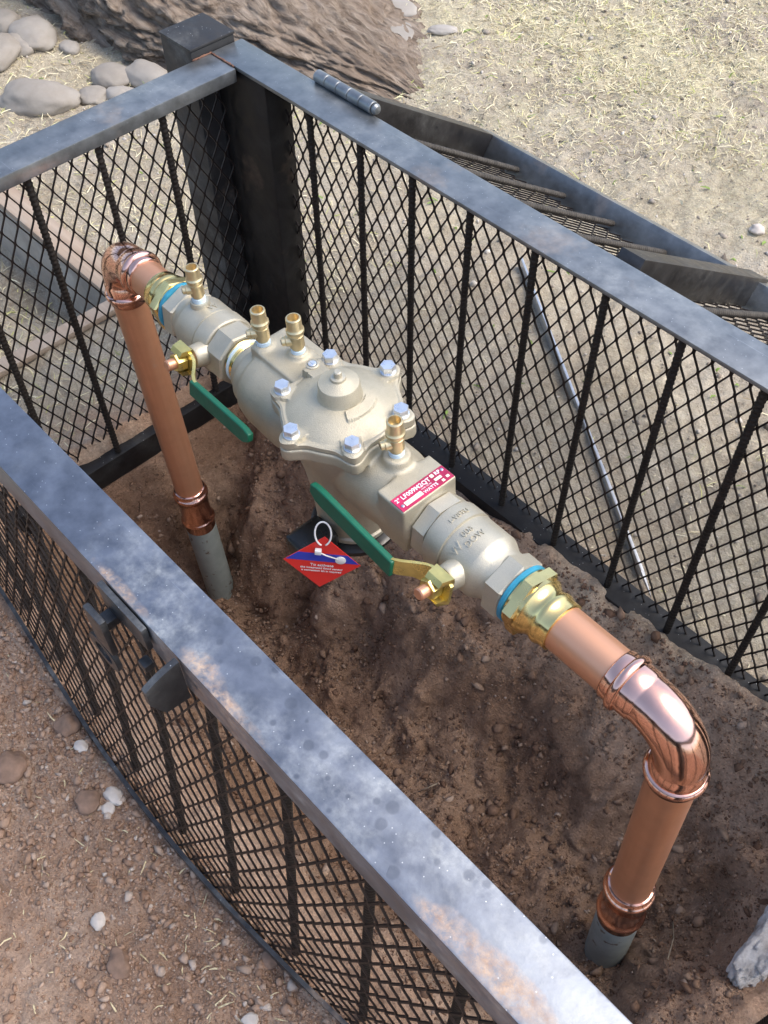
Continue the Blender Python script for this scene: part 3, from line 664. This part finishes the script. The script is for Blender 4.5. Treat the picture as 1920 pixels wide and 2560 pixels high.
# shut-off ball valves
TILT = R_(13); SD = Vector((0, -math.cos(TILT), math.sin(TILT)))       # stem direction
def ballvalve(xout, xin, xs, hd):
    """xout: pipe end, xin: body end, xs: stem position, hd: +1/-1 handle direction along x"""
    s = 1 if xin > xout else -1; L = abs(xin-xout)
    pr = [(.0, .031), (.025, .0335), (.030, .0335), (.034, .0350), (.040, .0388), (.0445, .0410), (.047, .0414), (.0845, .0414), (.0852, .0402), (.0872, .0402), (.088, .0428), (.109, .0428), (.1125, .0420), (.114, .0400), (.1145, .0350), (L, .033)]
    q = [(xout+s*a, r) for a, r in pr]
    o = part('ball_valve', lathe(q if s > 0 else q[::-1], 'x', seg=64), 'bronze_bare', None, 30)
    a, b2 = sorted((xout, xout+s*.025)); part('hex_collar', prism(6, .068, a, b2, 'x', (0, 0, 0), .10, R_(-8)), 'bronze_bare', o, 25)
    a, b2 = sorted((xin, xout+s*.1142)); part('hex_collar', prism(8, .0765, a, b2, 'x', (0, 0, 0), .06, R_(-8)), 'bronze_bare', o, 25)
    a, b2 = sorted((xout-s*.0003, xout-s*.0070)); part('sealing_tape', lathe([(a, .0352), (a+.001, .0368), (b2-.001, .0368), (b2, .0352)], 'x'), 'blue_tape', o)
    c = Vector((xs, 0, 0))
    part('stem_boss', lathe([(.025, .0175), (.046, .0165), (.054, .0155), (.056, .0140)], SD, c, 32), 'bronze_bare', o, 40)
    part('stem', lathe([(.05, .0075), (.094, .0075), (.0955, .006)], SD, c, 20), 'copper_tube', o, 40)
    part('stem_nut', prism(6, .022, .0685, .0830, SD, c, .12), 'yellow_zinc', o, 25)
    # lever: hub plate round the stem, step outwards, long vinyl-covered blade
    up = SD.cross(Vector((1, 0, 0))).normalized()
    if up.z < 0: up = -up
    def P(along, out, w_): return c+Vector((hd*along, 0, 0))+SD*out+up*w_
    def blade(stations, th):
        v = []; f = []
        for (al, out, wlo, whi, tx, to) in stations:
            nrm = Vector((-hd*to, 0, 0))+SD*tx; nrm.normalize()
            for w_, sg in ((wlo, -1), (whi, -1), (whi, 1), (wlo, 1)): v.append(P(al, out, w_)+nrm*(sg*th/2))
        m = len(stations)
        for i in range(m-1):
            for k in range(4): f.append((i*4+k, i*4+(k+1) % 4, i*4+4+(k+1) % 4, i*4+4+k))
        f += [(3, 2, 1, 0), tuple((m-1)*4+k for k in range(4))]
        return v, f
    zst = [(-.020, .0655, -.011, .011, 1, 0), (-.014, .0655, -.0155, .0155, 1, 0), (.0, .0655, -.017, .017, 1, 0), (.014, .0655, -.0155, .0155, 1, 0), (.022, .067, -.0125, .0125, 1, .2), (.030, .072, -.0105, .0105, .8, .5), (.044, .083, -.0125, .0080, .8, .5), (.052, .0865, -.0140, .0060, 1, .15), (.066, .0875, -.0150, .0050, 1, 0)]
    part('lever_plate', blade(zst, .0042), 'yellow_zinc', o, 30)
    # raised stop ears folded off the plate
    for sgn in (1, -1):
        v = [P(-.018, .060, sgn*.012), P(.010, .060, sgn*.012), P(.010, .062, sgn*.020), P(-.018, .062, sgn*.020), P(-.014, .080, sgn*.012), P(.008, .080, sgn*.012), P(.008, .076, sgn*.0185), P(-.014, .076, sgn*.0185)]
        part('stop_ear', (v, [(0, 3, 2, 1), (4, 5, 6, 7), (0, 1, 5, 4), (1, 2, 6, 5), (2, 3, 7, 6), (3, 0, 4, 7)]), 'yellow_zinc', o, 30)
    gst = []
    for k in range(15):
        t = k/14; al = .048+.138*t; e2 = max(0, (t-.86)/.14); wlo = -.0112+.0075*e2**2.2; whi = .0112-.0035*e2**2.2
        bow = -.006+.020*t*(1 if hd < 0 else .45); gst.append((al, .0875+.006*t, wlo+bow, whi+bow, 1, 0))
    g = part('handle_grip', blade(gst, .0085), 'green_vinyl', o, 55)
    bv = g.modifiers.new('b', 'BEVEL'); bv.width = .0016; bv.segments = 2; bv.limit_method = 'ANGLE'; bv.angle_limit = R_(50)
    return o
bvl = ballvalve(.190, .338, .298, 1); bvr = ballvalve(.851, .716, .790, -1)
# cast letters wrapped on the valve barrels
def wrap_text(body, size, x0, ang0, r, flip, parent, along_axis=True, depth=.0009):
    v, f = text_mesh(body, size, depth); w_ = width(v); out = []
    for x, y, z in v:
        s = (x-w_/2); t = (y-size*.35)
        if along_axis: xx = x0+flip*s*0+t*flip; a = ang0-s/r*flip
        else: xx = x0+flip*s; a = ang0+flip*t/r
        rr = r+z+.0004; out.append((xx, -rr*math.sin(a), rr*math.cos(a)))
    return mesh_obj('cast_lettering', out, f, 'bronze_bare', parent, False)
wrap_text('LFFBV-1', .0085, .7525, R_(-4), .0428, -1, bvr); wrap_text('600', .0105, .7745, R_(8), .0414, -1, bvr); wrap_text('WOG', .0105, .7865, R_(8), .0414, -1, bvr)
wrap_text('W', .015, .779, R_(40), .0414, -1, bvr); wrap_text('W', .016, .262, R_(-14), .0414, -1, bvl); wrap_text('LFFBV', .0075, .290, R_(0), .0414, -1, bvl)
# threaded nipples
def nipple(x0, x1):
    pr = []; n = 9
    for k in range(n+1):
        x = x0+(x1-x0)*k/n; pr += [(x, .0302), (x+(x1-x0)/n*.45, .0290)]
    pr = [p for p in pr if p[0] <= x1]; pr.append((x1, .0302))
    return lathe(pr, 'x')
part('threaded_nipple', nipple(.330, .366), 'brass', None, 20); part('threaded_nipple', nipple(.698, .724), 'brass', None, 20)
part('sealing_tape', lathe([(.3415, .0312), (.342, .0322), (.3445, .0322), (.345, .0312)], 'x'), 'ptfe_tape')
# main casting: fused from rough solids, then remeshed so that joints get casting fillets
CXc = .5546; BR = .0742; PH = R_(30.8)
BA = [PH+k*math.pi/3 for k in range(6)]
def lobe(th, rmin=.0715, rmax=.0905, wdt=.205):
    r = rmin
    for a in BA:
        dd = (th-a+math.pi) % (2*math.pi)-math.pi; r = max(r, rmin+(rmax-rmin)*math.exp(-(dd/wdt)**2*1.15))
    return r
g = G()
g.add(*lathe([(.357, .0365), (.372, .0375), (.376, .046), (.392, .0475), (.397, .0535), (.415, .0570), (.47, .0585), (.53, .048)], 'x', seg=64))
g.add(*lathe([(-.128, .045), (-.124, .049), (-.10, .050), (-.06, .0515), (-.02, .056), (.02, .0635), (.045, .0690), (.060, .0700)], 'z', (CXc, 0, 0), 72))
TH = np.linspace(0, 2*np.pi, 240, endpoint=False)
v = [(CXc+lobe(a, .074, .0915)*math.cos(a), lobe(a, .074, .0915)*math.sin(a), z) for z in (.046, .0635) for a in TH]
g.add(v, [tuple(range(240))[::-1], tuple(range(240, 480))]+[(i, (i+1) % 240, 240+(i+1) % 240, 240+i) for i in range(240)])
g.add(*lathe([(.57, .044), (.61, .050), (.64, .050), (.672, .046), (.700, .041), (.7125, .0395)], 'x', seg=64))
g.add(*box(.666, .7125, -.044, .0365, -.026, .0465))
g.add(*lathe([(.700, .0385), (.7155, .0385)], 'x', seg=48))
g.add(*lathe([(.01, .030), (.040, .024), (.050, .0185), (.057, .0165), (.0585, .015)], 'z', (.648, .004, 0), 36))
v, f = box(.386, .478, -.0135, .042, -.01, .062); g.add(v, f)
g.add(*box(.40, .475, .036, .060, -.02, .048))
g.add(*lathe([(.03, .02), (.066, .0135), (.0675, .012)], 'z', (.440, .0235, 0), 28)); g.add(*lathe([(.03, .02), (.0640, .0135), (.0655, .012)], 'z', (.396, .002, 0), 28))
body = part('valve_body', (g.v, g.f), 'bronze', None, 180)
md = body.modifiers.new('r', 'REMESH'); md.mode = 'VOXEL'; md.voxel_size = .0021; md.use_smooth_shade = True
md = body.modifiers.new('s', 'SMOOTH'); md.factor = .5; md.iterations = 5
# cover: polar height field with lobes, shallow dome, bolt pads and a raised name pad
def cover():
    NR, NT = 70, 300; v = []; f = []; zf = .0715
    ths = np.linspace(0, 2*np.pi, NT, endpoint=False)
    for i in range(NR):
        q = i/(NR-1)
        for a in ths:
            R0 = lobe(a); r = R0*q; x, y = r*math.cos(a), r*math.sin(a)
            dome = zf+.0195*(1-min(1, (r/.066))**2.2)**.9 if r < .066 else zf
            z = dome
            for ba in BA:
                dx, dy = x-BR*math.cos(ba), y-BR*math.sin(ba); ra = dx*math.cos(ba)+dy*math.sin(ba); ta = -dx*math.sin(ba)+dy*math.cos(ba)
                if abs(ta) < .0125 and ra > -.0145: z = max(min(z, .0765), .0755)
            lx, ly = x+.069, y-.012
            if lx*lx+ly*ly < .0145**2 or (x < -.03 and x > -.069 and abs(y-.012-(x+.069)*-.1) < .0125): z = max(z, .0815-.0000)
            aa = math.degrees(math.atan2(y, x)); rr = math.hypot(x, y)
            if .030 < rr < .043 and -28 < aa < 42: z += .0034
            if q > .985: z -= .0012
            v.append((CXc+x, y, z))
    for i in range(NR-1):
        for k in range(NT):
            k2 = (k+1) % NT; f.append((i*NT+k, (i+1)*NT+k, (i+1)*NT+k2, i*NT+k2))
    o0 = len(v)
    for a in ths: R0 = lobe(a); v.append((CXc+R0*math.cos(a), R0*math.sin(a), .0650))
    for k in range(NT): k2 = (k+1) % NT; f.append(((NR-1)*NT+k, o0+k, o0+k2, (NR-1)*NT+k2))
    return v, f
cov = part('cover', cover(), 'bronze', None, 55)
part('spring_cap', lathe([(.085, .0285), (.0895, .0268), (.092, .0255), (.1065, .0250), (.1085, .0238), (.1125, .012), (.1135, .0095), (.1160, .009)], 'z', (CXc, 0, 0), 56), 'bronze', cov, 35)
part('adjusting_stem', lathe([(.113, .0092), (.1165, .0088), (.1172, .0050), (.1240, .0046), (.1250, .0036)], 'z', (CXc, 0, 0), 24), 'bronze_bare', cov, 35)
for k, a in enumerate(BA):
    bx, by = CXc+BR*math.cos(a), BR*math.sin(a)
    g = G(); g.add(*lathe([(.0745, .0098), (.0772, .0098), (.0775, .0090)], 'z', (bx, by, 0), 24)); g.add(*prism(6, .0168, .0775, .0868, 'z', (bx, by, 0), .14, random.uniform(0, 1)))
    part('cover_bolt', (g.v, g.f), 'zinc_bolt', cov, 25)
g = G(); g.add(*lathe([(.0805, .0085), (.0825, .0085), (.0830, .0075), (.0832, .0062), (.0815, .0055)], 'z', (CXc-.069, .012, 0), 28)); part('plug_rim', (g.v, g.f), 'bronze_bare', cov, 30)
g = G(); g.add(*lathe([(.0810, .0054), (.0838, .0052), (.0842, .0042)], 'z', (CXc-.069, .012, 0), 24)); g.add(*box(CXc-.069-.0042, CXc-.069+.0042, .0112, .0128, .0840, .0850)); part('plug_screw', (g.v, g.f), 'zinc_bolt', cov, 30)
# test cocks
def testcock(x, y, z, ang):
    o = part('test_cock', lathe([(.0, .0078), (.006, .0078), (.0065, .0096), (.024, .0096), (.0245, .0088), (.027, .0108), (.029, .0115), (.033, .0115), (.035, .0100), (.0365, .0096), (.050, .0096), (.051, .0088), (.0512, .0074), (.040, .0066), (.0398, .0)], 'z', (x, y, z), 32, False), 'brass_dull', None, 35)
    d = Vector((math.cos(ang), math.sin(ang), 0)); c = Vector((x, y, z+.0165))
    part('cock_stem', lathe([(.006, .0072), (.0135, .0068), (.0145, .0056), (.0185, .0054), (.019, .0040)], d, c, 20), 'brass_dull', o, 30)
    n = Vector((-d.y, d.x, 0)); q = c+d*.0191
    part('stem_slot', ([q+n*a+Vector((0, 0, b2))+d*e2 for a, b2, e2 in ((-.0042, -.0008, 0), (.0042, -.0008, 0), (.0042, .0008, 0), (-.0042, .0008, 0), (-.0042, -.0008, .0005), (.0042, -.0008, .0005), (.0042, .0008, .0005), (-.0042, .0008, .0005))], [(0, 3, 2, 1), (4, 5, 6, 7), (0, 1, 5, 4), (1, 2, 6, 5), (2, 3, 7, 6), (3, 0, 4, 7)]), 'black_plastic', o)
    part('thread_tape', lathe([(-.0045, .0085), (-.004, .0092), (.0025, .0092), (.003, .0085)], 'z', (x, y, z), 24), 'ptfe_tape', o)
    return o
testcock(.246, .001, .0505, R_(-118)); testcock(.396, .002, .0680, R_(-118)); testcock(.440, .0235, .0695, R_(-118)); testcock(.648, .004, .0610, R_(-112))
part('cock_boss', lathe([(.025, .0155), (.044, .0135), (.0465, .0125)], 'z', (.246, .001, 0), 28), 'bronze_bare', bvl)
# name plate
px0, px1, py0, py1, pz = .6895, .7115, -.0425, .0345, .0476
npl = part('name_plate', box(px0, px1, py0, py1, pz-.0006, pz+.0004, .0003), 'red_print')
def plate_text(body, size, along, across, bold=True, mat='white_print', name='plate_lettering'):
    """text runs in +y; its top points to -x"""
    v, f = text_mesh(body, size, .00008, bold)
    return mesh_obj(name, [(px0+across-y, py0+along+x, pz+.0006+z) for x, y, z in v], f, mat, npl, False)
def panel(name, a0, a1, c0, c1, mat): return part(name, box(px0+c0, px0+c1, py0+a0, py0+a1, pz+.0004, pz+.0007, .0), mat, npl)
plate_text('2"', .0075, .0025, .0085); plate_text('LF009M2QT', .0082, .0110, .0088); plate_text('RP', .0070, .0620, .0072)
plate_text('WATTS', .0060, .0355, .0190); plate_text('MWP 175 PSI', .0026, .0362, .0128, False); panel('approval_mark', .0555, .0600, .0025, .0070, 'cream_print')
panel('data_panel', .0085, .0340, .0125, .0185, 'cream_print'); panel('data_panel', .0255, .0338, .0122, .0128, 'white_print'); panel('approval_mark', .0560, .0660, .0100, .0138, 'cream_print')
panel('approval_mark', .0620, .0655, .0165, .0200, 'cream_print'); panel('approval_mark', .0695, .0735, .0150, .0185, 'cream_print')
for yy, xx in ((.0050, .0155), (.0725, .0055)): part('rivet', lathe([(0, .0021), (.0008, .0020), (.0013, .0012)], 'z', (px0+xx, py0+yy, pz+.0004), 16), 'rivet', npl)
# relief valve at the bottom with black vent
part('relief_ring', lathe([(-.138, .046), (-.135, .050), (-.129, .050), (-.126, .047)], 'z', (CXc, 0, 0), 48), 'bronze_bare')
g = G(); g.add(*lathe([(-.164, .040), (-.160, .052), (-.148, .060), (-.142, .060), (-.1385, .055)], 'z', (CXc, 0, 0), 44))
rel = part('relief_vent', (g.v, g.f), 'black_plastic', None, 40)
part('sensor_housing', box(CXc-.012, CXc+.034, -.106, -.050, -.132, -.098, .008), 'black_plastic', rel, 60)

# ------------------------------------------------------------------ hanging tag
tp = asm.matrix_world @ Vector((.640, -.104, ZB-.010))
tg = tag(empty('warning_tag', tp), 'small red diamond tag with a blue band hanging by a white tie under the handle', 'tag')
hdir = Vector((.70, .70, 0)).normalized(); ndir = Vector((.70, -.70, 0)).normalized(); zdir = Vector((0, 0, 1))
tilt = R_(9); hd2 = hdir*math.cos(tilt)-zdir*math.sin(tilt)*.6; zd2 = (zdir+ndir*-.10+hdir*.12).normalized(); hd2 = (hd2-zd2*hd2.dot(zd2)).normalized(); nd2 = hd2.cross(zd2); 
if nd2.dot(ndir) < 0: nd2 = -nd2
def TP(a, c_, n_=0.0): return hd2*a+zd2*(c_-.046)+nd2*n_
H = .046
def tagpoly(name, pts, n0, n1, mat):
    n = len(pts); v = [TP(a, c_, n0) for a, c_ in pts]+[TP(a, c_, n1) for a, c_ in pts]
    return mesh_obj(name, v, [tuple(range(n))[::-1], tuple(range(n, 2*n))]+[(i, (i+1) % n, n+(i+1) % n, n+i) for i in range(n)], mat, tg, False)
tagpoly('tag_card', [(-H, 0), (0, -H), (H, 0), (0, H)], -.0005, .0005, 'tag_red')
tagpoly('blue_band', [(-.0435, .0025), (.0435, .0025), (.0295, .0165), (-.0295, .0165)], .0006, .0009, 'tag_blue')
def tagtext(body, size, c_, mat='white_print', bold=True):
    v, f = text_mesh(body, size, .0001, bold); w_ = width(v)
    return mesh_obj('tag_lettering', [TP(x-w_/2, c_+y, .0011+z) for x, y, z in v], f, mat, tg, False)
tagtext('To activate', .0062, -.0060); tagtext('the integrated flood sensor', .0046, -.0112); tagtext('a connection kit is required', .0043, -.0162)
# nylon tie: loop up over the handle, lock head, loose tail with a disc
lp_ = []
for k in range(25):
    a = -math.pi/2+.25+(2*math.pi-.5)*k/24
    lp_.append(hdir*(.0095*math.cos(a)-.002)+zdir*(.003+.0150*(math.sin(a)))+ndir*(.004+.012*math.cos(a*.5)*0-.012*(.5+.5*math.sin(a))))
v, f = sweep(lp_, .0011, 10); mesh_obj('tie_loop', v, f, 'white_nylon', tg, True, 180)
v, f = box(-.004, .004, -.003, .003, -.0035, .0035, .0012); mesh_obj('tie_head', [TP(a-.006, c_+.0235, b2+.004) for a, b2, c_ in v], f, 'white_nylon', tg)
v, f = sweep([TP(-.006, .023, .004), TP(.004, .018, .0045), TP(.018, .0115, .003)], .0009, 8); mesh_obj('tie_tail', v, f, 'white_nylon', tg, True, 180)
v, f = lathe([(0, .0062), (.0012, .0064), (.0018, .0055)], tuple(nd2), TP(.0215, .0085, .0012), 28); mesh_obj('tie_disc', v, f, 'white_nylon', tg, True, 40)

# ------------------------------------------------------------------ loose things on the ground
for k, (u, v2, r, sh, mat, lb) in enumerate([
    (281, 1981, .0125, 1.4, 'pale_stone', 'largest white angular stone chip beside the front mesh panel'), (263, 2013, .010, 1.0, 'pale_stone', 'small white stone touching the larger white chip'),
    (237, 2293, .0105, 1.2, 'pale_stone', 'white flat stone chip alone on the bare soil'), (214, 1996, .019, 1.0, 'brown_stone', 'rounded brown stone next to the white chips'),
    (20, 1908, .026, 1.0, 'brown_stone', 'big dark brown clod stone on the soil away from the panel'), (200, 1860, .009, 1.3, 'pale_stone', 'small pale pebble above the brown stone on the soil'),
    (165, 1805, .018, 1.0, 'brown_stone', 'brown stone closest to the hasp side of the panel'), (290, 2400, .017, 1.2, 'brown_stone', 'lumpy brown stone on the greyish patch of soil'),
    (625, 2545, .009, 1.2, 'pale_stone', 'pale round pebble close to the bowed foot strip'), (674, 2394, .012, 1.1, 'brown_stone', 'tan pebble against the foot strip'),
    (1890, 585, .016, 1.1, 'pale_stone', 'pale pebble alone on the yard behind the lids')]):
    P, F = lump(3, 300+k, .22, 1.3); p = on_z(u, v2, 0); P = P*np.array([r*sh, r, r*.62]); gz = float(hgt(p[0], p[1]))
    o = mesh_obj('pebble', P, F, mat, None, True, 35); o.location = (p[0], p[1], gz+r*.22); o.rotation_euler = (0, 0, k*1.3); tag(o, lb, 'pebble', 'loose stones on the soil')
P, F = lump(6, 401, .22, 1.5); P = P*(1+.05*fbm(P[:, 0]*9, P[:, 1]*9, P[:, 2]*9, 4, 402))[:, None]; P = P*np.array([.045, .13, .032]); o = mesh_obj('mortar_lump', P, F, 'white_mortar', None, True, 180); o.location = (1.360, .170, float(hgt(1.34, .16, False))-.006); o.rotation_euler = (0, 0, R_(-6)); tag(o, 'lumpy whitish set mortar on the trench bank by the copper riser', 'mortar')
def twig(pts, r, label):
    P = [Vector((x, y, float(hgt(x, y))+r*.6+dz)) for x, y, dz in pts]; b0 = P[0].copy(); v, f = sweep([p-b0 for p in P], r, 6)
    o = mesh_obj('twig', v, f, 'dead_twig', None, True, 180); o.location = b0; tag(o, label, 'twig', 'twigs in the trench')
twig([(1.235, .075, .004), (1.25, .045, .012), (1.262, .005, .004)], .0010, 'thin pale twig lying on the trench bank below the mortar'); twig([(.80, -.03, .002), (.82, -.005, .01)], .0012, 'short pale twig poking over the marked front rail')

# scattered soil crumbs and pebbles
BASE = []
for k in range(6):
    P, F = lump(1, 500+k, .75, 2.1); BASE.append((P, np.array(F)))
def scatter(name, n, fx, fy, sizes, mat, label_kind='stuff', flat=.7):
    Vs = []; Fs = []; off = 0; x = fx(n); y = fy(n); keep = np.ones(n, bool); z = hgt(x, y); s = sizes(n)
    for k in range(6):
        idx = np.arange(k, n, 6); P, F = BASE[k]; m = len(idx); a = rng.uniform(0, 6.28, m); ca, sa = np.cos(a), np.sin(a)
        sx = s[idx]*rng.uniform(.8, 1.3, m); sy = s[idx]*rng.uniform(.7, 1.1, m); sz = s[idx]*rng.uniform(.55, .95, m)*flat/.7
        X = P[None, :, 0]*sx[:, None]; Y = P[None, :, 1]*sy[:, None]; Z = P[None, :, 2]*sz[:, None]
        V = np.stack([X*ca[:, None]-Y*sa[:, None]+x[idx][:, None], X*sa[:, None]+Y*ca[:, None]+y[idx][:, None], Z+z[idx][:, None]+sz[:, None]*.35], 2).reshape(-1, 3)
        Vs.append(V); Fs.append((F[None]+(np.arange(m)*len(P))[:, None, None]+off).reshape(-1, 3)); off += len(V)
    o = fast_mesh(name, np.concatenate(Vs), np.concatenate(Fs), mat, False); o['kind'] = 'stuff'; return o
pw = lambda lo, hi, e: (lambda n: lo*(1-rng.random(n)*(1-(lo/hi)**e))**(-1/e))
U = lambda a, b2: (lambda n: rng.uniform(a, b2, n))
o = scatter('soil_crumbs', 34000, U(-.05, 1.35), lambda n: -.385-np.abs(rng.normal(0, .17, n)), pw(.0009, .0075, 2.1), 'clod'); tag(o, 'reddish soil crumbs and grit in front of the cage', 'soil crumbs')
o = scatter('trench_clods', 34000, U(-.0, 1.36), U(-.30, .335), pw(.0010, .011, 2.3), 'damp_clod'); tag(o, 'dark damp clods and crumbs covering the trench', 'soil clods')
o = scatter('yard_grit', 7000, U(-2.0, 1.5), U(.41, 2.6), pw(.0016, .010, 2.1), 'clod'); tag(o, 'fine grit on the pale yard soil behind the cage', 'grit')
# dry grass
def blades(name, X, Y, length, lift, mat='dry_grass', wd=.0008):
    n = len(X); a = rng.uniform(0, 6.28, n); L = length; b2 = a+rng.normal(0, .28, n); z = hgt(X, Y)+.0015
    c1 = np.stack([X+np.cos(a)*L*.5, Y+np.sin(a)*L*.5, z+L*lift*.6], 1); c0 = np.stack([X, Y, z-.001], 1); c2 = np.stack([c1[:, 0]+np.cos(b2)*L*.5, c1[:, 1]+np.sin(b2)*L*.5, z+L*lift*rng.uniform(.2, 1.1, n)], 1)
    pn = np.stack([-np.sin(a), np.cos(a), rng.normal(0, .5, n)], 1)*wd*rng.uniform(.6, 1.5, n)[:, None]
    V = np.stack([c0-pn, c0+pn, c1-pn*.9, c1+pn*.9, c2-pn*.25, c2+pn*.25], 1).reshape(-1, 3); o6 = (np.arange(n)*6)[:, None]
    F = np.concatenate([o6+np.array([[0, 1, 3, 2]]), o6+np.array([[2, 3, 5, 4]])])
    o = fast_mesh(name, V, F, mat, False); o['kind'] = 'stuff'; return o
n = 190000; X = rng.uniform(-2.4, 1.3, n); Y = rng.uniform(.42, 3.2, n)
den = .5+.9*fbm(X*2.2, Y*2.2, 0, 4, 601); near = sst(.85, 1.8, Y-.35*X); k = (rng.random(n) < np.clip(den, .05, 1)*(.05+.95*near)); k &= ~((X > -.2) & (Y < .42))
o = blades('dry_grass', X[k], Y[k], (.006+.034*rng.random(k.sum())**2.2), rng.uniform(.03, .45, k.sum())); tag(o, 'short dry straw coloured grass on the yard', 'grass')
n = 7000; X = rng.uniform(-1.5, -.02, n); Y = rng.uniform(-.6, .75, n); k = ~((X > -.36) & (X < -.28) & (Y < .25)) & ~((Y > .15) & (Y < .25) & (X < -.28)) & ~((X > -.08) & (Y < .42))
o = blades('dry_grass', X[k], Y[k], rng.uniform(.010, .04, k.sum()), rng.uniform(.03, .4, k.sum())); tag(o, 'thin dry grass beside the sunken basin', 'grass')
n = 260; o = blades('straw_litter', rng.uniform(.0, 1.4, n), -.40-np.abs(rng.normal(0, .15, n)), rng.uniform(.006, .022, n), rng.uniform(.02, .2, n), 'straw', .0009); tag(o, 'stray bits of straw on the reddish soil', 'straw')
n = 260; o = blades('green_sprigs', rng.uniform(-1.8, .9, n), rng.uniform(.45, 2.2, n), rng.uniform(.008, .03, n), rng.uniform(.1, .6, n), 'green_leaf', .002); tag(o, 'few small green sprigs in the dry grass', 'grass')
